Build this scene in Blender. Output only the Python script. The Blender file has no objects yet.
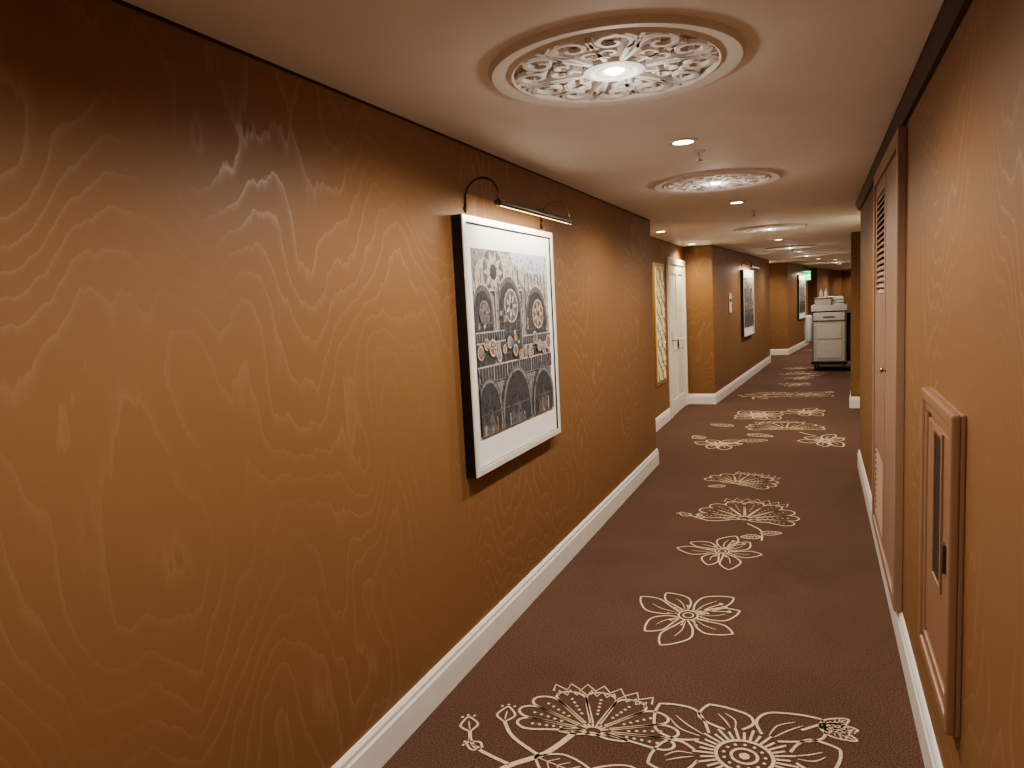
import bpy, bmesh, math, random
from math import sin, cos, pi, radians
from mathutils import Matrix, Vector
random.seed(7)
scene = bpy.context.scene
H = 2.33

# ------------------------------------------------------------------ materials
def new_mat(name):
    m = bpy.data.materials.new(name); m.use_nodes = True
    nt = m.node_tree; b = nt.nodes['Principled BSDF']
    return m, nt, b
def simple(name, col, rough=0.5, metal=0.0, noise=0.06, nscale=20, emit=None, estr=0, spec=0.5):
    m, nt, b = new_mat(name)
    b.inputs['Roughness'].default_value = rough
    b.inputs['Metallic'].default_value = metal
    b.inputs['Specular IOR Level'].default_value = spec
    tc = nt.nodes.new('ShaderNodeTexCoord')
    n = nt.nodes.new('ShaderNodeTexNoise'); n.inputs['Scale'].default_value = nscale
    nt.links.new(tc.outputs['Object'], n.inputs['Vector'])
    r = nt.nodes.new('ShaderNodeValToRGB')
    r.color_ramp.elements[0].position = .3; r.color_ramp.elements[1].position = .7
    r.color_ramp.elements[0].color = [c*(1-noise) for c in col]+[1]
    r.color_ramp.elements[1].color = [min(1, c*(1+noise)) for c in col]+[1]
    nt.links.new(n.outputs['Fac'], r.inputs['Fac'])
    nt.links.new(r.outputs['Color'], b.inputs['Base Color'])
    if emit:
        b.inputs['Emission Color'].default_value = list(emit)+[1]
        b.inputs['Emission Strength'].default_value = estr
    return m

def mk_wallpaper():
    m, nt, b = new_mat('moire_wallpaper')
    N = nt.nodes.new; L = nt.links.new
    def math_(op, a, bb=None, c=None):
        n = N('ShaderNodeMath'); n.operation = op
        for i, v in enumerate((a, bb, c)):
            if v is None: continue
            if isinstance(v, (int, float)): n.inputs[i].default_value = v
            else: L(v, n.inputs[i])
        return n.outputs[0]
    geo = N('ShaderNodeNewGeometry')
    sep = N('ShaderNodeSeparateXYZ'); L(geo.outputs['Position'], sep.inputs[0])
    u = math_('ADD', sep.outputs['X'], sep.outputs['Y'])
    z = sep.outputs['Z']
    def vec(su, sz, off=0):
        c = N('ShaderNodeCombineXYZ')
        L(math_('MULTIPLY', u, su), c.inputs[0]); L(math_('MULTIPLY', z, sz), c.inputs[1])
        c.inputs[2].default_value = off
        return c.outputs[0]
    def noise(v, sc, det=2, rough=.5):
        n = N('ShaderNodeTexNoise'); n.inputs['Scale'].default_value = sc
        n.inputs['Detail'].default_value = det; n.inputs['Roughness'].default_value = rough
        L(v, n.inputs['Vector']); return n.outputs['Fac']
    n1 = noise(vec(1.9, 1.1, 2.2), 1.0, 1.0, .4)
    n2 = noise(vec(6.5, 1.8, 3.1), 1.0, 1.5, .5)
    n3 = noise(vec(50, 6.0, 6.1), 1.0, 1.5, .5)
    f = math_('ADD', math_('MULTIPLY', z, 6.0), math_('MULTIPLY', n1, 16.0))
    f = math_('ADD', f, math_('MULTIPLY', n2, 3.4))
    f = math_('ADD', f, math_('MULTIPLY', n3, .40))
    s = math_('FRACT', f)
    line = math_('POWER', s, 8.0)
    edge = N('ShaderNodeMapRange'); edge.inputs[1].default_value = 1.0; edge.inputs[2].default_value = .95
    L(s, edge.inputs[0])
    line = math_('MULTIPLY', line, edge.outputs[0])
    hatch = noise(vec(16, 190, 1.0), 1.0, 2, .6)
    line = math_('MULTIPLY', line, math_('MULTIPLY_ADD', hatch, 1.9, .45))
    mask = noise(vec(1.5, 1.3, 9.0), 1.0, 1, .5)
    mr = N('ShaderNodeMapRange'); mr.inputs[1].default_value = .40; mr.inputs[2].default_value = .60
    mr.inputs[3].default_value = .15
    L(mask, mr.inputs[0])
    line = math_('MULTIPLY', line, mr.outputs[0])
    mix = N('ShaderNodeMixRGB'); L(line, mix.inputs[0])
    mix.inputs[1].default_value = (.238, .121, .049, 1)
    mix.inputs[2].default_value = (.272, .146, .066, 1)
    L(mix.outputs[0], b.inputs['Base Color'])
    rr = math_('MULTIPLY_ADD', line, -.13, .55)
    L(rr, b.inputs['Roughness'])
    sp = math_('MULTIPLY_ADD', line, .35, .45)
    L(sp, b.inputs['Specular IOR Level'])
    rib = noise(vec(30, 420, 5), 1.0, 2, .6)
    bp = N('ShaderNodeBump'); bp.inputs['Strength'].default_value = .12; bp.inputs['Distance'].default_value = .002
    L(rib, bp.inputs['Height']); L(bp.outputs[0], b.inputs['Normal'])
    return m

def mk_carpet(name, c0, c1, cs=220):
    m, nt, b = new_mat(name)
    N = nt.nodes.new; L = nt.links.new
    geo = N('ShaderNodeNewGeometry')
    n = N('ShaderNodeTexNoise'); n.inputs['Scale'].default_value = cs; n.inputs['Detail'].default_value = 3
    L(geo.outputs['Position'], n.inputs['Vector'])
    n2 = N('ShaderNodeTexNoise'); n2.inputs['Scale'].default_value = 2.0; n2.inputs['Detail'].default_value = 4
    L(geo.outputs['Position'], n2.inputs['Vector'])
    r = N('ShaderNodeValToRGB'); r.color_ramp.elements[0].position = .36; r.color_ramp.elements[1].position = .64
    r.color_ramp.elements[0].color = list(c0)+[1]; r.color_ramp.elements[1].color = list(c1)+[1]
    L(n.outputs['Fac'], r.inputs['Fac'])
    mx = N('ShaderNodeMixRGB'); mx.blend_type = 'MULTIPLY'; mx.inputs[0].default_value = .4
    L(r.outputs[0], mx.inputs[1])
    r2 = N('ShaderNodeValToRGB'); r2.color_ramp.elements[0].color = (.6, .6, .6, 1); r2.color_ramp.elements[0].position = .3
    r2.color_ramp.elements[1].position = .7
    L(n2.outputs['Fac'], r2.inputs['Fac']); L(r2.outputs[0], mx.inputs[2])
    L(mx.outputs[0], b.inputs['Base Color'])
    b.inputs['Roughness'].default_value = .95; b.inputs['Specular IOR Level'].default_value = .15
    bp = N('ShaderNodeBump'); bp.inputs['Strength'].default_value = .5; bp.inputs['Distance'].default_value = .005
    L(n.outputs['Fac'], bp.inputs['Height']); L(bp.outputs[0], b.inputs['Normal'])
    return m

M_wall = mk_wallpaper()
M_carpet = mk_carpet('brown_carpet', (.058, .030, .021), (.170, .093, .064), 190)
M_cream = mk_carpet('cream_carpet_pile', (.56, .42, .29), (.80, .64, .47), 190)
M_ceil = simple('ceiling_paint', (.90, .89, .88), .7, noise=.02, nscale=3)
M_plaster = simple('medallion_plaster', (.82, .80, .77), .6, noise=.02)
M_plaster_d = simple('medallion_ground_shade', (.28, .22, .18), .7, noise=.04)  # shade behind the scrollwork, painted in as a darker colour
M_base = simple('baseboard_paint', (.84, .82, .77), .35, noise=.03, nscale=8)
M_door = simple('door_paint', (.80, .77, .68), .4, noise=.02)
M_crown = simple('crown_brown', (.065, .035, .022), .6, spec=.2)
M_closet = simple('closet_paint', (.33, .205, .14), .42, noise=.03, nscale=5)
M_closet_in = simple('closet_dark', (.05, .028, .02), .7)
M_cab = simple('cabinet_paint', (.28, .155, .09), .42, noise=.03, nscale=6)
M_dark = simple('dark_slot', (.03, .02, .015), .5)
M_black = simple('black_lacquer', (.012, .01, .01), .3)
M_silver = simple('frame_white_silver', (.78, .76, .70), .3, metal=.15)
M_mat = simple('mat_board', (.80, .80, .78), .8, noise=.01)
M_brass = simple('aged_brass', (.40, .28, .12), .3, metal=1)
M_bronze = simple('dark_bronze', (.10, .07, .045), .3, metal=.8)
M_chrome = simple('chrome', (.6, .6, .58), .2, metal=1)
M_gold = simple('gold_leaf', (.55, .40, .14), .35, metal=.7)
M_bulb = simple('lamp_glow', (1, .9, .75), .5, emit=(1, .92, .80), estr=10)
M_bulb2 = simple('picture_lamp_glow', (1, .9, .7), .5, emit=(1, .80, .48), estr=1.8)
M_white = simple('white_plastic', (.75, .74, .70), .45)
M_green = simple('exit_green_glow', (.0, .3, .12), .5, emit=(.0, .55, .18), estr=1.5)
M_signw = simple('exit_housing', (.10, .12, .10), .5)

# ------------------------------------------------------------------ helpers
def link(o, parent=None):
    scene.collection.objects.link(o)
    if parent: o.parent = parent
    return o
def mesh_obj(name, verts, faces, mat, parent=None, smooth=False, fix=True):
    me = bpy.data.meshes.new(name); me.from_pydata([tuple(v) for v in verts], [], faces)
    if fix:
        bm = bmesh.new(); bm.from_mesh(me)
        bmesh.ops.recalc_face_normals(bm, faces=bm.faces); bm.to_mesh(me); bm.free()
    for m in (mat if isinstance(mat, list) else [mat]): me.materials.append(m)
    if smooth:
        for p in me.polygons: p.use_smooth = True
    return link(bpy.data.objects.new(name, me), parent)
def box(name, a, b, mat, parent=None, bevel=0):
    x0, y0, z0 = [min(p, q) for p, q in zip(a, b)]; x1, y1, z1 = [max(p, q) for p, q in zip(a, b)]
    v = [(x0,y0,z0),(x1,y0,z0),(x1,y1,z0),(x0,y1,z0),(x0,y0,z1),(x1,y0,z1),(x1,y1,z1),(x0,y1,z1)]
    f = [(0,3,2,1),(4,5,6,7),(0,1,5,4),(1,2,6,5),(2,3,7,6),(3,0,4,7)]
    o = mesh_obj(name, v, f, mat, parent)
    if bevel:
        md = o.modifiers.new('bev', 'BEVEL'); md.width = bevel; md.segments = 2
    return o
def empty(name, loc=(0,0,0), rz=0):
    e = bpy.data.objects.new(name, None); e.empty_display_size = .1
    e.location = loc; e.rotation_euler = (0, 0, rz); return link(e)
def lathe(name, prof, mat, parent=None, loc=(0,0,0), n=48, smooth=True, rot=None):
    v, f = [], []
    k = len(prof)
    for i in range(n):
        a = 2*pi*i/n
        for r, z in prof: v.append((r*cos(a), r*sin(a), z))
    for i in range(n):
        j = (i+1) % n
        for q in range(k-1): f.append((i*k+q, j*k+q, j*k+q+1, i*k+q+1))
    bm = bmesh.new(); vs = [bm.verts.new(p) for p in v]
    for q in f: bm.faces.new([vs[t] for t in q])
    bmesh.ops.remove_doubles(bm, verts=bm.verts, dist=1e-5)
    bmesh.ops.recalc_face_normals(bm, faces=bm.faces)
    me = bpy.data.meshes.new(name); bm.to_mesh(me); bm.free(); me.materials.append(mat)
    if smooth:
        for p in me.polygons: p.use_smooth = True
        try: me.set_sharp_from_angle(angle=radians(35))
        except Exception: pass
    o = link(bpy.data.objects.new(name, me), parent); o.location = loc
    if rot: o.rotation_euler = rot
    return o
def tube(name, pts, r, mat, parent=None, n=10):
    pts = [Vector(p) for p in pts]; v, f = [], []
    prev = None
    for i, p in enumerate(pts):
        t = (pts[min(i+1, len(pts)-1)] - pts[max(i-1, 0)]).normalized()
        ref = prev if prev is not None else (Vector((0,0,1)) if abs(t.z) < .9 else Vector((1,0,0)))
        a = (ref - t*ref.dot(t)).normalized(); b = t.cross(a); prev = a
        rr = r[i] if isinstance(r, (list, tuple)) else r
        for k in range(n):
            an = 2*pi*k/n; v.append(p + a*cos(an)*rr + b*sin(an)*rr)
    for i in range(len(pts)-1):
        for k in range(n):
            f.append((i*n+k, i*n+(k+1)%n, (i+1)*n+(k+1)%n, (i+1)*n+k))
    f.append(tuple(range(n))[::-1]); f.append(tuple(range((len(pts)-1)*n, len(pts)*n)))
    return mesh_obj(name, v, f, mat, parent, smooth=True)
def offs_path(path, d, side):
    """offset polyline; side=+1 means room lies to the right of travel"""
    out = []
    P = [Vector(p) for p in path]
    for i, p in enumerate(P):
        ns = []
        if i > 0: t = (p-P[i-1]).normalized(); ns.append(Vector((t.y, -t.x)))
        if i < len(P)-1: t = (P[i+1]-p).normalized(); ns.append(Vector((t.y, -t.x)))
        if len(ns) == 2:
            m = ns[0]+ns[1]; m = m / max(.3, (m.dot(ns[0])))
        else: m = ns[0]
        out.append(p + m*d*side)
    return out
def sweep(name, path, prof, mat, side, parent=None):
    v, f = [], []; k = len(prof)
    cols = [offs_path(path, d, side) for d, z in prof]
    n = len(path)
    for i in range(n):
        for q, (d, z) in enumerate(prof): v.append((cols[q][i].x, cols[q][i].y, z))
    for i in range(n-1):
        for q in range(k):
            q2 = (q+1) % k
            f.append((i*k+q, i*k+q2, (i+1)*k+q2, (i+1)*k+q))
    f.append(tuple(range(k))); f.append(tuple(range((n-1)*k, n*k)))
    return mesh_obj(name, v, f, mat, parent)
def prism(name, poly, z0, z1, mat):
    n = len(poly)
    v = [(x, y, z0) for x, y in poly]+[(x, y, z1) for x, y in poly]
    f = [tuple(range(n)), tuple(range(n, 2*n))]+[(i, (i+1)%n, n+(i+1)%n, n+i) for i in range(n)]
    return mesh_obj(name, v, f, mat)

# ------------------------------------------------------------------ room shell
YB = -3.5
left = [(-1.44, YB), (-1.44, 6.66), (-1.81, 6.66), (-1.81, 10.6), (-1.405, 10.6), (-1.02, 17.2),
        (-1.37, 17.22), (-1.27, 19.08), (-.70, 19.1), (-.28, 22.9), (-.66, 22.94), (-.42, 25.4), (-.02, 25.4), (.9, 31.5)]
right = [(.34, YB), (.34, 6.9), (.74, 6.9), (.80, 10.35), (.40, 10.35), (.78, 17.2), (1.2, 17.2), (1.36, 19.1), (1.08, 19.1),
         (1.52, 22.9), (1.9, 22.9), (2.1, 25.4), (1.78, 25.4), (2.7, 31.5)]
prism('wall_left', left+[(.9, 31.9), (-2.6, 31.9), (-2.6, YB)], 0, H, M_wall)
prism('wall_right', right+[(2.7, 31.9), (3.4, 31.9), (3.4, YB)], 0, H, M_wall)
box('wall_far', (-2.6, 31.5, 0), (3.4, 31.9, H), M_wall)
box('wall_back', (-2.6, YB-.2, 0), (3.4, YB, H), M_wall)
box('floor', (-2.6, YB-.2, -.1), (3.4, 31.9, 0), M_carpet)
box('ceiling', (-2.6, YB-.2, H), (3.4, 31.9, H+.1), M_ceil)

bprof = [(0, 0), (.018, 0), (.018, .115), (.013, .125), (.013, .140), (.006, .155), (0, .155)]
def bb(name, path, side): return sweep(name, path, bprof, M_base, side)
bb('baseboard_left', [(-1.44, YB), (-1.44, 6.66), (-1.81, 6.66), (-1.81, 9.22)], 1)
bb('baseboard_left.001', [(-1.81, 10.56), (-1.81, 10.6), (-1.405, 10.6), (-1.02, 17.2), (-1.37, 17.22), (-1.36, 17.4)], 1)
bb('baseboard_left.002', [(-1.28, 18.9), (-1.27, 19.08), (-.70, 19.1), (-.28, 22.9), (-.66, 22.94), (-.42, 25.4), (-.02, 25.4), (.9, 31.5)], 1)
bb('baseboard_right', [(.34, YB), (.34, 6.9), (.74, 6.9), (.75, 7.6)], -1)
bb('baseboard_right.001', [(.785, 9.5), (.80, 10.35), (.40, 10.35), (.78, 17.2), (1.2, 17.2), (1.36, 19.1), (1.08, 19.1), (1.52, 22.9), (1.9, 22.9), (2.1, 25.4), (1.78, 25.4), (2.7, 31.5)], -1)
cprof = [(0, H), (.038, H), (.038, H-.02), (.025, H-.04), (.015, H-.06), (0, H-.065)]
sweep('trim_crown_right', [(.34, YB), (.34, 6.9), (.74, 6.9), (.80, 10.35)], cprof, M_crown, -1)
c2 = [(0, H), (.004, H), (.004, H-.008), (0, H-.008)]
sweep('dark_line_ceiling_left', left[:6], c2, M_crown, 1)  # thin dark strip along the left wall and ceiling joint

# ------------------------------------------------------------------ carpet flowers
CV, CF = [], []
def ribbon(pts, w, closed=False, V=None, F=None, z=.0025, taper=False):
    V = CV if V is None else V; F = CF if F is None else F
    P = [Vector(p) for p in pts]; n = len(P); base = len(V)
    for i, p in enumerate(P):
        a = P[(i-1) % n] if (closed or i > 0) else p
        b = P[(i+1) % n] if (closed or i < n-1) else p
        t = (b-a)
        if t.length < 1e-9: t = Vector((1, 0))
        t.normalize(); nn = Vector((-t.y, t.x))
        ww = w
        if taper: ww = w*(.35+.65*sin(pi*min(1, (i+.3)/(n-.4))))
        V.append((p.x+nn.x*ww/2, p.y+nn.y*ww/2, z)); V.append((p.x-nn.x*ww/2, p.y-nn.y*ww/2, z))
    m = n if closed else n-1
    for i in range(m):
        j = (i+1) % n
        F.append((base+2*i, base+2*i+1, base+2*j+1, base+2*j))
def dot(c, r, n=8):
    b = len(CV)
    for i in range(n): CV.append((c[0]+r*cos(2*pi*i/n), c[1]+r*sin(2*pi*i/n), .0025))
    CF.append(tuple(range(b, b+n)))
def catmull(pts, k=6, closed=False):
    P = [Vector(p) for p in pts]; n = len(P); out = []
    rng = range(n if closed else n-1)
    for i in rng:
        p0 = P[(i-1) % n] if closed or i > 0 else P[i]
        p1 = P[i]; p2 = P[(i+1) % n]
        p3 = P[(i+2) % n] if closed or i+2 < n else p2
        for s in range(k):
            t = s/k
            out.append(.5*((2*p1)+(p2-p0)*t+(2*p0-5*p1+4*p2-p3)*t*t+(3*p1-p0-3*p2+p3)*t**3))
    if not closed: out.append(P[-1])
    return out
class T:
    def __init__(s, cx, cy, rx, ry, rot=0): s.c = (cx, cy); s.r = (rx, ry); s.a = radians(rot)
    def __call__(s, p):
        x, y = p[0], p[1]
        x, y = x*cos(s.a)-y*sin(s.a), x*sin(s.a)+y*cos(s.a)
        return (s.c[0]+x*s.r[0], s.c[1]+y*s.r[1])
def pol(r, a): return (r*cos(radians(a)), r*sin(radians(a)))
def petal(tr, a, r0, r1, wd, w, vein=2, curl=0):
    D = r1-r0
    h1 = [pol(r0, a-wd*.25), pol(r0+D*.30, a-wd*.50), pol(r0+D*.62, a-wd*.46+curl*.4), pol(r0+D*.85, a-wd*.20+curl*.8), pol(r1, a+curl)]
    h2 = [pol(r0, a+wd*.25), pol(r0+D*.30, a+wd*.50), pol(r0+D*.62, a+wd*.46+curl*.4), pol(r0+D*.85, a+wd*.20+curl*.8), pol(r1, a+curl)]
    ribbon([tr(p) for p in catmull(h1)], w); ribbon([tr(p) for p in catmull(h2)], w)
    for k in range(vein):
        o = (k-(vein-1)/2)*wd*.22
        ribbon([tr(p) for p in catmull([pol(r0+.02, a+o*.6), pol(r0+D*.35, a+o), pol(r0+D*.62, a+o*.6+curl*.5)])], w*.6, taper=True)
def circ(tr, r, w, c=(0, 0), n=28):
    ribbon([tr((c[0]+r*cos(2*pi*i/n), c[1]+r*sin(2*pi*i/n))) for i in range(n)], w, closed=True)
def star_flower(cx, cy, rx, ry, rot=0, n=6, w=.010, fancy=1):
    tr = T(cx, cy, rx, ry, rot)
    for i in range(n):
        petal(tr, i*360/n, .20, (1.12 if i % 2 else .95), 360/n*.80, w, vein=1, curl=12*((-1)**i))
    circ(tr, .17, w); circ(tr, .09, w*.8)
    for i in range(9):
        a = i*40+7
        ribbon([tr(pol(.18, a)), tr(pol(.33, a+4))], w*.6)
        dot(tr(pol(.36, a+4)), w*.8)
    for k in (-9, 0, 9):
        ribbon([tr(p) for p in catmull([pol(.2, 25+k*.4), pol(.5, 28+k), pol(.72, 24+k*1.3)])], w*.8); dot(tr(pol(.75, 24+k*1.3)), w*1.3)
def sun_flower(cx, cy, rx, ry, rot=0, w=.011):
    tr = T(cx, cy, rx, ry, rot)
    for i in range(8):
        petal(tr, i*45+8, .42, 1.05 if i % 2 else .86, 43, w, vein=2, curl=9*((-1)**i))
    circ(tr, .11, w, (0, 0)); circ(tr, .24, w*1.2, (0, 0))
    dot(tr((0, 0)), w*1.7)
    for i in range(34):
        a = i*360/34
        ribbon([tr(pol(.26, a)), tr(pol(.38+.06*(i % 2), a))], w*.9)
    for i in range(13):
        dot(tr(pol(.175, i*360/13)), w*.6)
def fan_blossom(cx, cy, rx, ry, rot=0, w=.011, n=9):
    """scalloped many-petalled peony seen from the side, opening to local +y"""
    tr = T(cx, cy, rx, ry, rot)
    base = (0, -.45)
    def q(r, an): p = pol(r, an); return (base[0]+p[0], base[1]+p[1])
    step = 212/n
    for i in range(n):
        a = 90+(i-(n-1)/2)*step
        R = 1.0+.22*cos(radians(a-90)); wd = step
        L = [q(.24, a-wd*.35), q(.6*R, a-wd*.47), q(.92*R, a-wd*.47), q(1.05*R, a-wd*.18), q(1.05*R, a+wd*.18), q(.92*R, a+wd*.47), q(.6*R, a+wd*.47), q(.24, a+wd*.35)]
        ribbon([tr(p) for p in catmull(L)], w)
        for k in range(5): dot(tr(q(.45*R+.10*R*k, a)), w*.62)
    for ri, ro, m in ((1.16, 1.34, 19), (1.34, 1.56, 15)):
        pts = []
        for i in range(m):
            a = 58+i*64/(m-1)
            pts.append(tr(q(ro if i % 2 else ri, a)))
        ribbon(pts, w*.9)
    for i in range(8):
        a = 30+i*120/7
        ribbon([tr(q(.10, a)), tr(q(.22, a))], w*.8)
    ribbon([tr(p) for p in catmull([q(.24, 0), q(.12, 270), q(.24, 180)])], w*1.2)
    for s in (-1, 1):
        ribbon([tr(p) for p in catmull([(0, -.5), (s*.2, -.62), (s*.45, -.6), (s*.3, -.5), (s*.1, -.47)])], w)
def bud(cx, cy, s, rot, w=.009):
    tr = T(cx, cy, s, s, rot)
    ribbon([tr(p) for p in catmull([(-.05, 0), (-.42, .45), (-.2, .95), (0, 1.15), (.2, .95), (.42, .45), (.05, 0)])], w)
    ribbon([tr((0, .15)), tr((0, .8))], w*.6)
    for k in (-1, 0, 1): dot(tr((k*.3, 1.32-.12*abs(k))), w*.7)
def leaf(cx, cy, l, wd, rot, w=.009):
    tr = T(cx, cy, l, l, rot)
    k = wd/l
    ribbon([tr(p) for p in catmull([(0, 0), (.3, k), (.7, k*.8), (1, 0), (.7, -k*.8), (.3, -k), (0, 0)])], w)
    ribbon([tr((0, 0)), tr((.9, 0))], w*.6)
    for i in range(4):
        x = .2+i*.16
        ribbon([tr((x, 0)), tr((x+.12, k*.6))], w*.5); ribbon([tr((x, 0)), tr((x+.12, -k*.6))], w*.5)
def stem(pts, w=.014): ribbon(catmull(pts, 8), w)
def flush(nm):
    mesh_obj(nm, list(CV), list(CF), M_cream, fix=False); CV.clear(); CF.clear()

def cluster_main(dy=0, dx=0, k=1):
    fan_blossom(-.79+dx, 2.44+dy, .285, .20, 6, n=9)
    sun_flower(-.24+dx, 2.38+dy, .40, .37, 10)
    stem([(-.84+dx, 2.32+dy), (-.90+dx, 2.17+dy), (-1.02+dx, 2.02+dy), (-1.0+dx, 1.82+dy)], .024)
    stem([(-.92+dx, 2.15+dy), (-1.05+dx, 2.22+dy), (-1.12+dx, 2.30+dy)])
    stem([(-1.0+dx, 2.07+dy), (-1.16+dx, 2.12+dy), (-1.22+dx, 2.2+dy)])
    bud(-1.12+dx, 2.30+dy, .085, 15); bud(-1.22+dx, 2.2+dy, .08, 30); bud(-1.13+dx, 2.12+dy, .06, 80)
    leaf(-.93+dx, 2.14+dy, .26, .06, -12); leaf(-.95+dx, 2.03+dy, .22, .05, -50)
    leaf(-.52+dx, 2.15+dy, .22, .06, 190)
    stem([(-.06+dx, 2.6+dy), (.04+dx, 2.68+dy), (.12+dx, 2.64+dy)], .012)
    for a in (40, 10, -20): leaf(.0+dx, 2.64+dy, .13, .028, a)
def cluster_mid(dy=0, dx=0):
    star_flower(-.606+dx, 3.43+dy, .275, .32, 12, 7)
    star_flower(-.557+dx, 4.40+dy, .25, .28, 40, 7)
    fan_blossom(-.47+dx, 5.26+dy, .32, .33, -6, n=9)
    stem([(-.58+dx, 5.05+dy), (-.72+dx, 5.00+dy), (-.88+dx, 5.10+dy)], .012)
    stem([(-.46+dx, 5.0+dy), (-.36+dx, 4.86+dy), (-.34+dx, 4.66+dy)], .012)
    bud(-.86+dx, 5.08+dy, .09, 60); bud(-.78+dx, 5.04+dy, .07, 20)
    leaf(-.36+dx, 4.8+dy, .14, .04, 20); leaf(-.35+dx, 4.74+dy, .13, .04, 200)
    fan_blossom(-.588+dx, 6.2+dy, .28, .26, -25, n=9)
    leaf(-.72+dx, 5.98+dy, .14, .04, 200)
cluster_main(); cluster_mid()
cluster_mid(-4.9, 0)
flush('carpet_floral_pattern')
star_flower(-.98, 7.70, .25, .28, 0, 6, .016); leaf(-.80, 7.9, .3, .08, 15, .014); leaf(-1.2, 7.95, .22, .07, 120, .014)
fan_blossom(-.38, 8.85, .40, .34, 10, .016, 9)
star_flower(.06, 8.05, .24, .34, 20, 6, .016)
sun_flower(-.72, 9.65, .36, .42, 0, .016)
star_flower(-.15, 9.95, .28, .34, 20, 6, .016)
stem([(-.2, 8.5), (-.08, 8.35), (-.02, 8.3)], .016)
leaf(-.95, 8.8, .3, .08, 160, .016); leaf(-.75, 8.3, .3, .08, -20, .016)
flush('carpet_floral_pattern.001')
cluster_main(9.3, .10); cluster_mid(9.5, .25)
flush('carpet_floral_pattern.002')
cluster_main(18.2, .9)
flush('carpet_floral_pattern.003')

# ------------------------------------------------------------------ lights helpers
WARM = (1, .93, .82)
def lamp(name, kind, loc, power, col=WARM, parent=None, **kw):
    d = bpy.data.lights.new(name, kind); d.energy = power; d.color = col
    for k, v in kw.items(): setattr(d, k, v)
    o = link(bpy.data.objects.new(name, d), parent); o.location = loc; return o

def medallion(cx, cy, mul=1.0):
    root = empty('ceiling_medallion_light', (cx, cy, H)); root.scale = (1.14, 1.14, 1)
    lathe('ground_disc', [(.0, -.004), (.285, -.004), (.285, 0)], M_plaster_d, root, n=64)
    lathe('outer_rim', [(.275, 0), (.278, -.014), (.284, -.018), (.290, -.014), (.297, -.010), (.325, -.016), (.338, -.018), (.345, -.010), (.347, 0)], M_plaster, root, n=72)
    lathe('hub_ring', [(.052, -.0), (.054, -.018), (.066, -.022), (.084, -.016), (.086, 0)], M_plaster, root, n=48)
    V, F = [], []
    def rel(pts, w, h=.015):
        w *= .88
        P = [Vector(p) for p in pts]; n = len(P); b = len(V)
        for i, p in enumerate(P):
            t = (P[min(i+1, n-1)]-P[max(i-1, 0)]).normalized(); nn = Vector((-t.y, t.x))
            ww = w*(.55+.45*sin(pi*(i+.5)/n))
            for s, z in ((-1, -.003), (-.7, -h), (.7, -h), (1, -.003)):
                q = p+nn*s*ww/2; V.append((q.x, q.y, z))
        for i in range(n-1):
            for k in range(3): F.append((b+4*i+k, b+4*i+k+1, b+4*i+4+k+1, b+4*i+4+k))
        F.append((b, b+1, b+2, b+3)); F.append((b+4*n-4, b+4*n-3, b+4*n-2, b+4*n-1))
    def spiral(c, r0, a0, turns, sgn, rm=.008):
        out = []
        n = 20
        for i in range(n+1):
            t = i/n; r = r0*(1-t)**.8+rm
            a = radians(a0)+sgn*t*turns*2*pi
            out.append((c[0]+r*cos(a), c[1]+r*sin(a)))
        return out
    nn_ = 6
    for s in range(nn_):
        A = s*360/nn_
        for sg in (1, -1):
            def R(p):
                x, y = p[0], p[1]*sg; a = radians(A)
                return (x*cos(a)-y*sin(a), x*sin(a)+y*cos(a))
            sp = spiral((.212, .062), .044, -100, 1.2, 1)
            rel([R(p) for p in catmull([(.088, .004), (.13, .008), (.17, .012)], 5)[:-1]+sp], .024)
            sp = spiral((.140, .050), .022, 200, 1.0, -1)
            rel([R(p) for p in sp], .015)
            rel([R(p) for p in catmull([(.178, .014), (.215, .004), (.25, .012), (.27, .045)], 5)], .018)
            rel([R(p) for p in catmull([(.262, .06), (.272, .085), (.262, .112)], 5)], .020)
            rel([R(p) for p in catmull([(.168, .085), (.182, .104), (.215, .118)], 5)], .018)
        a = radians(A+30); o_ = Vector((cos(a), sin(a)))
        rel([o_*.09, o_*.13, o_*.16], .022)
        a = radians(A); o_ = Vector((cos(a), sin(a)))
        rel([o_*.235, o_*.255, o_*.276], .024)
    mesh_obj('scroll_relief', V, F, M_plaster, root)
    lathe('lamp_trim', [(.026, 0), (.028, -.014), (.044, -.016), (.052, -.004)], M_white, root, n=40)
    lathe('bulb', [(0, -.024), (.014, -.022), (.022, -.016), (.026, -.008), (.026, 0)], M_bulb, root, n=32)
    lamp('added_ceiling_fill', 'POINT', (0, 0, -.15), FILL_P*mul, parent=root, shadow_soft_size=.03)  # unseen point light added below the bulb to brighten the ceiling
    lamp('downward_spot', 'SPOT', (0, 0, -.04), MED_P*mul, parent=root, shadow_soft_size=.06, spot_size=radians(168), spot_blend=.6)
def downlight(cx, cy, p=None, col=WARM):
    root = empty('recessed_downlight', (cx, cy, H))
    lathe('trim_ring', [(.046, 0), (.048, -.008), (.066, -.007), (.070, 0)], M_white, root, n=40)
    lathe('lens', [(0, -.004), (.046, -.004), (.046, 0)], M_bulb, root, n=32)
    lamp('spot', 'SPOT', (0, 0, -.02), p or DL_P, parent=root, col=col, shadow_soft_size=.06, spot_size=radians(160), spot_blend=.8)
def sprinkler(cx, cy):
    root = empty('fire_sprinkler', (cx, cy, H))
    lathe('escutcheon', [(0, -.01), (.02, -.01), (.032, -.004), (.034, 0)], M_white, root, n=28)
    lathe('stem', [(0, -.045), (.006, -.045), (.007, -.01)], M_chrome, root, n=14)
    lathe('deflector', [(0, -.050), (.018, -.049), (.019, -.046), (0, -.045)], M_chrome, root, n=20)
FILL_P = .95; MED_P = 34; DL_P = 33
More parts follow.
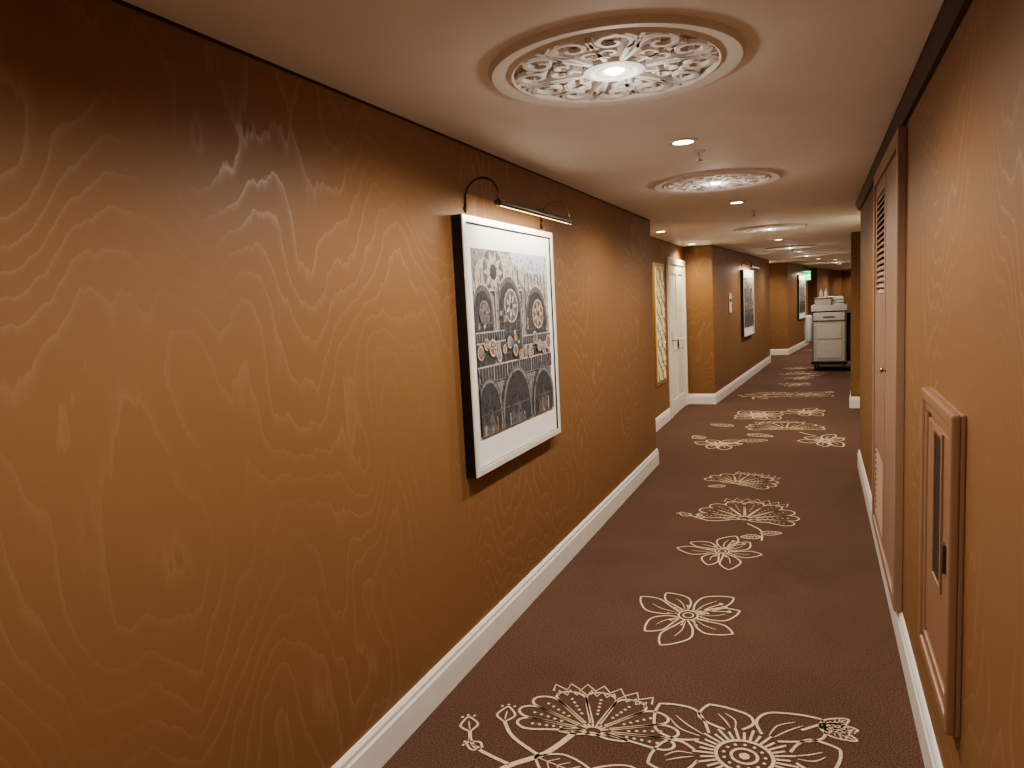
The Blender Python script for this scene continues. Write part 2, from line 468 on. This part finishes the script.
for p in ((-.56, -2.65, .8), (-.56, -.19, .65), (-.585, 2.25), (-.60, 4.76), (-.50, 8.6), (-.42, 12.6), (-.22, 15.9), (.45, 21.0), (1.2, 27)): medallion(*p)
for p in ((-.57, 1.02, 26), (-.58, 3.46), (-.59, 5.96), (-.50, 10.6), (-.32, 14.2), (.02, 18.0), (.6, 22.9), (1.0, 25.2), (1.5, 29.4)): downlight(*p)
for p in ((-1.58, 7.84), (-1.6, 10.05), (.55, 8.4), (-1.1, 18.2), (.4, 19.3), (1.7, 24.2), (1.6, 30.8)): downlight(*p, p=34, col=(1, .86, .60))
for p in ((-.55, 3.74), (-.52, 6.7), (-.4, 13.2), (.2, 19.9)): sprinkler(*p)

# ------------------------------------------------------------------ framed picture with lamp
def tone(name, c):
    m, nt, b = new_mat(name); b.inputs['Roughness'].default_value = .5
    tc = nt.nodes.new('ShaderNodeTexCoord')
    v = nt.nodes.new('ShaderNodeTexVoronoi'); v.inputs['Scale'].default_value = 40
    n = nt.nodes.new('ShaderNodeTexNoise'); n.inputs['Scale'].default_value = 55; n.inputs['Detail'].default_value = 4
    nt.links.new(tc.outputs['Object'], v.inputs['Vector']); nt.links.new(tc.outputs['Object'], n.inputs['Vector'])
    mm = nt.nodes.new('ShaderNodeMath'); mm.operation = 'ADD'
    nt.links.new(v.outputs['Distance'], mm.inputs[0]); nt.links.new(n.outputs['Fac'], mm.inputs[1])
    r = nt.nodes.new('ShaderNodeValToRGB'); r.color_ramp.elements[0].position = .5; r.color_ramp.elements[1].position = 1.0
    r.color_ramp.elements[0].color = [x*.40 for x in c]+[1]; r.color_ramp.elements[1].color = [min(1, x*1.7) for x in c]+[1]
    nt.links.new(mm.outputs[0], r.inputs['Fac']); nt.links.new(r.outputs[0], b.inputs['Base Color'])
    return m
ART = {'bg': tone('art_facade', (.145, .140, .138)), 'dark': tone('art_dark', (.036, .037, .042)), 'mid': tone('art_mid', (.080, .078, .080)),
       'light': tone('art_light', (.265, .252, .235)), 'tan': tone('art_tan', (.22, .145, .085)), 'blue': tone('art_blue', (.06, .09, .16)),
       'pink': tone('art_pink', (.34, .235, .175)), 'sky': tone('art_sky', (.28, .31, .35))}
def picture(loc, rz, W=1.11, Ht=1.15, lampp=3.0):
    root = empty('framed_picture', loc, rz)   # origin: wall, centre of picture; local x = into the room, y along wall
    t = .055; hw, hh = W/2, Ht/2
    box('backing', (0.001, -hw+.01, -hh+.01), (t-.02, hw-.01, hh-.01), M_black, root)
    fr = .028
    for nm, a, b in (('frame_top', (-hw, hh-fr), (hw, hh)), ('frame_bottom', (-hw, -hh), (hw, -hh+fr)),
                     ('frame_near', (-hw, -hh+fr), (-hw+fr, hh-fr)), ('frame_far', (hw-fr, -hh+fr), (hw, hh-fr))):
        box(nm, (0, a[0], a[1]), (t-.006, b[0], b[1]), M_black, root)
        box(nm+'_face', (t-.006, a[0], a[1]), (t, b[0], b[1]), M_silver, root)
    box('mat', (t-.02, -hw+fr, -hh+fr), (t-.014, hw-fr, hh-fr), M_mat, root)
    x0 = t-.0138
    ay0, ay1, az0, az1 = -hw+.085, hw-.085, -hh+.165, hh-.135
    aw, ah = ay1-ay0, az1-az0
    V, F, MI = [], [], []; keys = list(ART)
    def flat(pts, m):
        x = x0+.00003*len(F); b = len(V)
        for p in pts: V.append((x, ay0+min(1, max(0, p[0]))*aw, az0+min(1, max(0, p[1]))*ah))
        F.append(tuple(range(b, b+len(pts)))); MI.append(keys.index(m))
    def rect(a, b, c, d, m): flat([(a, b), (c, b), (c, d), (a, d)], m)
    def arch(cx, b, w, h, m, n=14):
        pts = [(cx-w/2, b), (cx+w/2, b)]
        pts += [(cx+w/2*cos(pi*i/n), h-w/2*aw/ah+sin(pi*i/n)*w/2*aw/ah*1.25) for i in range(n+1)]
        flat(pts, m)
    def disc(cx, cy, r, m, n=16): flat([(cx+r*cos(2*pi*i/n), cy+r*sin(2*pi*i/n)*aw/ah) for i in range(n)], m)
    def petals(cx, cy, r, m, k=8):
        for i in range(k):
            a = 2*pi*i/k; f_ = aw/ah
            flat([(cx, cy), (cx+r*.6*cos(a-.28), cy+r*.6*sin(a-.28)*f_), (cx+r*cos(a), cy+r*sin(a)*f_), (cx+r*.6*cos(a+.28), cy+r*.6*sin(a+.28)*f_)], m)
    rr_ = random.Random(3)
    rect(0, 0, 1, 1, 'bg')
    flat([(.50, .92), (1, .82), (1, 1), (.45, 1)], 'sky')
    flat([(.62, .80), (1, .62), (1, .84), (.5, .93)], 'light')
    for i in range(7): flat([(.64+.05*i, .78-.022*i), (.655+.05*i, .775-.022*i), (.655+.05*i, .88), (.64+.05*i, .885)], 'mid')
    flat([(.0, .8), (.06, .93), (.24, 1), (.44, .98), (.58, .8)], 'light')
    for i in range(9): rect(.02+.066*i, .81, .032+.066*i, .90, 'mid')
    disc(.24, .88, .12, 'mid'); petals(.24, .88, .115, 'light', 10); disc(.24, .88, .04, 'dark')
    rect(0, .775, .66, .79, 'light'); rect(0, .765, .66, .775, 'dark')
    for cx, w, hh_ in ((.10, .20, .76), (.42, .27, .80), (.80, .30, .74)):
        arch(cx, .33, w+.06, hh_+.025, 'light'); arch(cx, .33, w+.04, hh_+.015, 'mid'); arch(cx, .33, w, hh_-.01, 'dark')
        for k in (-.3, 0, .3): rect(cx+k*w-.004, .33, cx+k*w+.004, hh_-.08, 'mid')
        for zz in (.42, .48, .54, .60, .66): rect(cx-w/2, zz, cx+w/2, zz+.005, 'mid')
        for i in range(9): disc(cx-w/2+w*rr_.random(), .45+.25*rr_.random(), .008+.012*rr_.random(), rr_.choice(['pink', 'light', 'tan', 'bg']))
    for cx, cy, r, m in ((.44, .69, .09, 'light'), (.82, .63, .085, 'pink'), (.62, .58, .045, 'light'), (.11, .66, .06, 'bg')):
        disc(cx, cy, r, m); disc(cx, cy, r*.88, 'mid'); petals(cx, cy, r*.85, m, 7); disc(cx, cy, r*.2, 'dark')
    for cx in (.26, .61): rect(cx-.02, .33, cx+.02, .79, 'bg'); rect(cx-.02, .33, cx-.008, .79, 'light'); rect(cx+.02, .33, cx+.032, .79, 'dark')
    # balconies stepping across the facade
    for (a, b, zb_) in ((0, .34, .50), (.58, 1, .45)):
        rect(a, zb_, b, zb_+.055, 'dark'); rect(a, zb_+.05, b, zb_+.058, 'light'); rect(a, zb_-.008, b, zb_, 'light')
        k = int((b-a)/.028)
        for i in range(k): rect(a+.008+.028*i, zb_, a+.015+.028*i, zb_+.05, 'bg')
    rect(0, .28, 1, .37, 'dark'); rect(0, .365, 1, .374, 'light'); rect(0, .28, 1, .286, 'bg')
    for i in range(30): rect(.01+.033*i, .29, .018+.033*i, .365, 'bg' if i % 5 else 'light')
    for i in range(14):
        cy = .37+.12*rr_.random(); cx = .04+.07*i; r = .015+.03*rr_.random()
        c_ = rr_.choice(['pink', 'light', 'pink', 'bg'])
        disc(cx, cy, r, c_); disc(cx, cy, r*.72, 'mid'); petals(cx, cy, r*.75, rr_.choice(['light', 'tan', 'light']), 6)
    disc(.42, .47, .02, 'blue')
    for cx, w_, h_ in ((.10, .26, .27), (.45, .36, .285), (.84, .30, .25)):
        arch(cx, 0, w_+.05, h_, 'mid'); arch(cx, 0, w_+.025, h_-.013, 'bg'); arch(cx, 0, w_, h_-.025, 'dark')
        rect(cx-.003, 0, cx+.003, h_-.05, 'mid'); rect(cx-w_/2, .11, cx+w_/2, .117, 'mid')
        flat([(cx-.1, 0), (cx-.07, .10), (cx-.03, .04), (cx+.02, .13), (cx+.08, .0)], 'mid')
    for i in range(26):
        x = rr_.random(); rect(x, .0, x+.012, .02+.08*rr_.random(), rr_.choice(['bg', 'tan', 'mid', 'mid', 'light']))
    me = bpy.data.meshes.new('art_print'); me.from_pydata(V, [], F)
    for k in keys: me.materials.append(ART[k])
    for p, mi in zip(me.polygons, MI): p.material_index = mi
    link(bpy.data.objects.new('art_print', me), root)
    # picture lamp
    R = .082; zb = hh+.05; xo = .165
    for k, yy in enumerate((-hw+.14, hw-.03)):
        pts = [(.004, yy, hh+.035), (.004, yy, zb+.03)]
        for i in range(15):
            a = pi-pi*i/14
            pts.append((.004+R+R*cos(a), yy, zb+.03+R*1.05*sin(a)))
        pts.append((xo+.002, yy, zb))
        tube('lamp_arm_%d' % (k+1), pts, .005, M_brass if k else M_bronze, root)
        lathe('wall_rosette_%d' % (k+1), [(0, .010), (.012, .009), (.016, .003), (.016, 0)], M_bronze, root, loc=(0.0, yy, hh+.04), n=20, rot=(0, pi/2, 0))
        lathe('joint_%d' % (k+1), [(0, -.016), (.011, -.011), (.015, 0), (.011, .011), (0, .016)], M_bronze, root, loc=(xo, yy, zb), n=16)
    y0, y1 = -hw+.13, hw+.01
    V, F = [], []; n = 12
    for yy in (y0, y1):
        for i in range(n+1):
            a = -.28*pi+1.36*pi*i/n      # shade opens down
            V.append((xo+.016*cos(a), yy, zb+.016*sin(a)))
    for i in range(n): F.append((i, i+1, n+2+i, n+1+i))
    F.append(tuple(range(n+1))); F.append(tuple(range(n+1, 2*n+2)))
    mesh_obj('lamp_hood', V, F, M_bronze, root, smooth=False)
    tube('lamp_tube', [(xo, y0+.01, zb-.004), (xo, y1-.005, zb-.004)], .0085, M_bulb2, root)
    o = lamp('picture_lamp_light', 'AREA', (xo, (y0+y1)/2, zb-.022), lampp, col=(1, .88, .68), parent=root, shape='RECTANGLE', size=.02, size_y=W*.85)
    o.rotation_euler = (0, radians(28), 0)
    return root
picture((-1.44, 3.265, 1.425), 0, lampp=2.4)
a2 = -math.atan2(.385, 6.6)
picture((-1.222, 13.75, 1.43), a2, W=1.25, Ht=1.2)
a3 = -math.atan2(.42, 3.8)
picture((-.45, 21.4, 1.43), a3, W=1.3, Ht=1.2)

# room sign
sg = empty('room_sign', (-1.324, 12.0, 1.46), a2)
box('plate', (0, -.13, -.17), (.012, .13, .17), M_gold, sg, .003)
box('inlay', (.012, -.11, -.15), (.015, .11, .15), M_white, sg)
box('number_strip', (.015, -.08, .02), (.017, .08, .07), M_crown, sg)

# ------------------------------------------------------------------ doors
def door(idx, loc, rz, W=.95, Hd=2.04):
    root = empty('door_%d' % idx, loc, rz)   # local x into room, y along wall
    c = .085
    box('casing_near', (0, -W/2-c, 0), (.035, -W/2, Hd+c), M_door, root, .006)
    box('casing_far', (0, W/2, 0), (.035, W/2+c, Hd+c), M_door, root, .006)
    box('casing_head', (0, -W/2, Hd), (.035, W/2, Hd+c), M_door, root, .006)
    box('leaf_back', (0, -W/2, .01), (.006, W/2, Hd), M_door, root)
    s = .11
    for nm, y0, y1, z0, z1 in (('stile_1', -W/2, -W/2+s, .01, Hd), ('stile_2', W/2-s, W/2, .01, Hd), ('rail_bottom', -W/2+s, W/2-s, .01, .22),
                               ('rail_mid', -W/2+s, W/2-s, .88, 1.02), ('rail_top', -W/2+s, W/2-s, Hd-.12, Hd), ('mullion', -.05, .05, .22, Hd-.12)):
        box(nm, (.006, y0, z0), (.02, y1, z1), M_door, root)
    for i, (z0, z1) in enumerate(((.25, .85), (1.05, Hd-.15))):
        for j, (y0, y1) in enumerate(((-W/2+s+.03, -.08), (.08, W/2-s-.03))):
            box('panel_%d_%d' % (i, j), (.004, y0, z0), (.014, y1, z1), M_door, root, .008)
    box('handle_plate', (.02, -W/2+.035, .95), (.028, -W/2+.085, 1.15), M_brass, root, .004)
    tube('handle_lever', [(.028, -W/2+.06, 1.03), (.07, -W/2+.06, 1.03), (.075, -W/2+.10, 1.03), (.075, -W/2+.18, 1.03)], .008, M_brass, root)
door(1, (-1.81, 9.89, 0), 0, W=1.10)
door(2, (-1.325, 18.15, 0), -math.atan2(.10, 1.86), W=1.0)
door(3, (.77, 8.5, 0), pi-math.atan2(.06, 3.45), W=1.2)
gp = empty('gilt_wall_panel', (-1.81, 8.72, 1.28))
box('frame_back', (0, -.30, -.75), (.02, .30, .75), M_gold, gp, .004)
box('panel_face', (.02, -.25, -.70), (.026, .25, .70), M_door, gp)
for i in range(7):
    for j in (-1, 1):
        c = (.028, j*.12, -.6+.2*i)
        tube('lattice_%d_%d' % (i, j+1), [(c[0], c[1]+.10*cos(2*pi*k/20), c[2]+.09*sin(2*pi*k/20)) for k in range(21)], .008, M_gold, gp, n=6)

# ------------------------------------------------------------------ louvred closet on right wall (room is toward -x)
cl = empty('louvered_closet', (.34, 3.40, 0))
z0, z1 = .155, 2.255; Wd = 1.40
box('jamb_near', (-.035, 0, z0), (0, .07, z1), M_closet, cl, .004)
box('jamb_far', (-.035, Wd-.07, z0), (0, Wd, z1), M_closet, cl, .004)
box('head', (-.035, .07, z1-.07), (0, Wd-.07, z1), M_closet, cl, .004)
box('sill', (-.035, .07, z0), (0, Wd-.07, z0+.05), M_closet, cl, .004)
box('leaf_flush', (-.024, .075, z0+.055), (-.001, .66, z1-.075), M_closet, cl, .003)
yl0, yl1 = .67, Wd-.075
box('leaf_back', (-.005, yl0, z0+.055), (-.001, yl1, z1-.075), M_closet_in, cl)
box('stile_a', (-.026, yl0, z0+.055), (-.001, yl0+.07, z1-.075), M_closet, cl, .002)
box('stile_b', (-.026, yl1-.07, z0+.055), (-.001, yl1, z1-.075), M_closet, cl, .002)
for nm, a, b in (('rail_top', z1-.145, z1-.075), ('panel_middle', .66, 1.56), ('rail_bottom', z0+.055, z0+.10)):
    box(nm, (-.026, yl0+.07, a), (-.001, yl1-.07, b), M_closet, cl, .002)
V, F = [], []
for (a, b) in ((1.56, z1-.145), (z0+.10, .66)):
    n = int((b-a)/.032)
    for i in range(n):
        z = a+(i+.5)*(b-a)/n; k = len(V)
        for yy in (yl0+.07, yl1-.07):
            V += [(-.024, yy, z-.014), (-.005, yy, z+.012), (-.005, yy, z+.018), (-.026, yy, z-.008)]
        F += [(k,k+1,k+2,k+3), (k+4,k+5,k+6,k+7), (k,k+1,k+5,k+4), (k+1,k+2,k+6,k+5), (k+2,k+3,k+7,k+6), (k+3,k,k+4,k+7)]
mesh_obj('louvre_slats', V, F, M_closet, cl)
lathe('knob', [(0, .03), (.012, .028), (.015, .02), (.007, .012), (.009, 0)], M_brass, cl, loc=(-.024, .60, 1.18), rot=(0, -pi/2, 0), n=20)

# ------------------------------------------------------------------ hose/extinguisher cabinet
cb = empty('fire_extinguisher_cabinet', (.34, 2.03, .41))
W, Hc = .57, .86
def ringbox(nm, d0, d1, m, y0, y1, za, zb, t, bev=.003):
    box(nm+'_a', (-d1, y0, za), (-d0, y0+t, zb), m, cb, bev); box(nm+'_b', (-d1, y1-t, za), (-d0, y1, zb), m, cb, bev)
    box(nm+'_c', (-d1, y0+t, za), (-d0, y1-t, za+t), m, cb, bev); box(nm+'_d', (-d1, y0+t, zb-t), (-d0, y1-t, zb), m, cb, bev)
box('body', (-.012, .0, 0), (0, W, Hc), M_cab, cb, .003)
ringbox('outer_moulding', .012, .034, M_cab, 0, W, 0, Hc, .035, .006)
ringbox('step_moulding', .012, .026, M_cab, .035, W-.035, .035, Hc-.035, .03, .005)
box('door_leaf', (-.022, .085, .085), (-.012, W-.085, Hc-.085), M_cab, cb, .003)
box('glass_slot', (-.0235, .20, .33), (-.022, .33, .76), M_dark, cb)
ringbox('slot_trim', .022, .028, M_cab, .185, .345, .315, .775, .016, .002)
box('latch', (-.03, .12, .40), (-.022, .15, .48), M_bronze, cb, .002)

# ------------------------------------------------------------------ exit sign
ex = empty('exit_sign', (-.38, 22.0, 2.03), radians(3))
box('housing', (-.20, 0, -.14), (.20, .05, .14), M_signw, ex, .005)
box('stem_a', (-.01, .015, .14), (.01, .035, .30), M_signw, ex)
box('face', (-.19, -.004, -.13), (.19, 0, .13), M_green, ex)
def stroke(a, b, c, d): box('letter', (a, -.008, b), (c, -.004, d), M_white, ex)
for x in (-.13,): stroke(x, -.05, x+.014, .05); stroke(x, .036, x+.05, .05); stroke(x, -.007, x+.045, .007); stroke(x, -.05, x+.05, -.036)
tube('letter_x1', [(-.055, -.008, -.05), (-.0, -.008, .05)], .006, M_white, ex); tube('letter_x2', [(-.0, -.008, -.05), (-.055, -.008, .05)], .006, M_white, ex)
stroke(.025, -.05, .039, .05); stroke(.065, .036, .125, .05); stroke(.088, -.05, .102, .05)

# ------------------------------------------------------------------ housekeeping cart
ct = empty('housekeeping_cart', (.21, 15.3, 0), radians(-3))
M_ctan = simple('cart_beige', (.42, .38, .31), .5); M_cbr = simple('cart_grey', (.14, .12, .11), .5)
M_cw = simple('cart_cream', (.48, .45, .39), .5)
M_bag = simple('laundry_bag_cloth', (.05, .045, .05), .9); M_lin = simple('linen_white', (.58, .57, .54), .9)
hw = .31
box('base_deck', (-hw, -.25, .13), (hw, .75, .18), M_cbr, ct, .01)
for i, (x, y) in enumerate(((-.25, -.18), (.25, -.18), (-.25, .68), (.25, .68))):
    tube('wheel_%d' % i, [(x-.02, y, .065), (x+.02, y, .065)], .065, M_black, ct, n=20)
    box('fork_%d' % i, (x-.03, y-.02, .06), (x+.03, y+.02, .13), M_chrome, ct, .004)
box('bumper', (-hw-.02, -.28, .15), (hw+.02, -.25, .20), M_black, ct, .01)
for i, x in enumerate((-hw, hw-.03)):
    box('corner_post_%d' % i, (x, -.25, .18), (x+.03, -.21, 1.22), M_cbr, ct, .005)
    box('rear_post_%d' % i, (x, .71, .18), (x+.03, .75, 1.22), M_cbr, ct, .005)
    box('side_panel_%d' % i, (x+.005, -.21, .22), (x+.022, .71, 1.18), M_ctan, ct)
box('front_panel', (-hw+.03, -.24, .20), (hw-.03, -.225, .98), M_ctan, ct, .008)
box('front_inset_lower', (-hw+.09, -.25, .26), (hw-.09, -.24, .60), M_cw, ct, .01)
box('front_inset_upper', (-hw+.09, -.25, .64), (hw-.09, -.24, .93), M_cw, ct, .01)
box('drawer', (-hw+.03, -.27, 1.0), (hw-.03, .70, 1.16), M_cw, ct, .012)
box('drawer_pull', (-.10, -.285, 1.06), (.10, -.27, 1.085), M_cbr, ct, .004)
for i, z in enumerate((.52, .85)): box('shelf_%d' % i, (-hw+.03, -.20, z), (hw-.03, .70, z+.02), M_ctan, ct)
box('top_tray', (-hw-.01, -.29, 1.18), (hw+.01, .77, 1.22), M_cw, ct, .012)
box('tray_lip_front', (-hw-.01, -.29, 1.22), (hw+.01, -.27, 1.30), M_cw, ct, .006)
box('tray_lip_l', (-hw-.01, -.27, 1.22), (-hw+.01, .77, 1.30), M_cw, ct, .006)
box('tray_lip_r', (hw-.01, -.27, 1.22), (hw+.01, .77, 1.30), M_cw, ct, .006)
box('organizer_bin', (-hw+.05, -.22, 1.22), (.04, .15, 1.42), M_ctan, ct, .012)
box('organizer_lid', (-hw+.04, -.23, 1.42), (.05, .16, 1.45), M_cbr, ct, .008)
for i in range(4): box('towel_%d' % i, (.08, -.20, 1.222+.055*i), (.27, .12, 1.272+.055*i), M_lin, ct, .02)
for i in range(3): box('linen_stack_%d' % i, (-.24, .25, 1.222+.08*i), (.24, .62, 1.297+.08*i), M_lin, ct, .03)
for i, x in enumerate((-.15, -.06)):
    lathe('spray_bottle_%d' % i, [(0, 0), (.03, 0), (.032, .10), (.012, .14), (.012, .17), (0, .17)], M_white if i else M_lin, ct, loc=(x, -.05, 1.45), n=16)
def bag(nm, cx, cy, z0, z1, rx, ry, m):
    V, F = [], []; n = 20; k = 9
    for j in range(k):
        t = j/(k-1); z = z0+(z1-z0)*t; s = .55+.45*sin(pi*min(1, .25+t*.6))
        for i in range(n):
            a = 2*pi*i/n; w = 1+.07*sin(5*a+j)+.04*sin(9*a)
            V.append((cx+rx*s*w*cos(a), cy+ry*s*w*sin(a), z))
    for j in range(k-1):
        for i in range(n): F.append((j*n+i, j*n+(i+1)%n, (j+1)*n+(i+1)%n, (j+1)*n+i))
    F.append(tuple(range(n))[::-1]); F.append(tuple(range((k-1)*n, k*n)))
    mesh_obj(nm, V, F, m, ct, smooth=True)
bag('laundry_bag', hw+.06, .1, .19, 1.12, .10, .28, M_bag)
bag('waste_bag', -hw-.07, .15, .55, 1.1, .09, .2, M_lin)
tube('push_handle', [(-.25, .75, 1.15), (-.25, .86, 1.18), (.25, .86, 1.18), (.25, .75, 1.15)], .012, M_chrome, ct)

# ------------------------------------------------------------------ world & camera
w = bpy.data.worlds.new('World'); scene.world = w; w.use_nodes = True
bg = w.node_tree.nodes['Background']; bg.inputs[0].default_value = (.9, .75, .6, 1); bg.inputs[1].default_value = .02
cam = bpy.data.cameras.new('Camera'); co = link(bpy.data.objects.new('Camera', cam))
r = Vector((.9162, .3975, -.0518)).normalized(); fw = Vector((-.4009, .9094, -.1106)).normalized()
up = r.cross(fw).normalized(); fw = up.cross(r)
M = Matrix(((r.x, up.x, -fw.x, 0), (r.y, up.y, -fw.y, 0), (r.z, up.z, -fw.z, 1.6), (0, 0, 0, 1)))
co.matrix_world = M
cam.sensor_width = 36; cam.lens = 700/1024*36; cam.clip_start = .02
scene.camera = co
scene.view_settings.view_transform = 'AgX'
try: scene.view_settings.look = 'AgX - Medium High Contrast'
except Exception: pass
scene.view_settings.exposure = 1.1
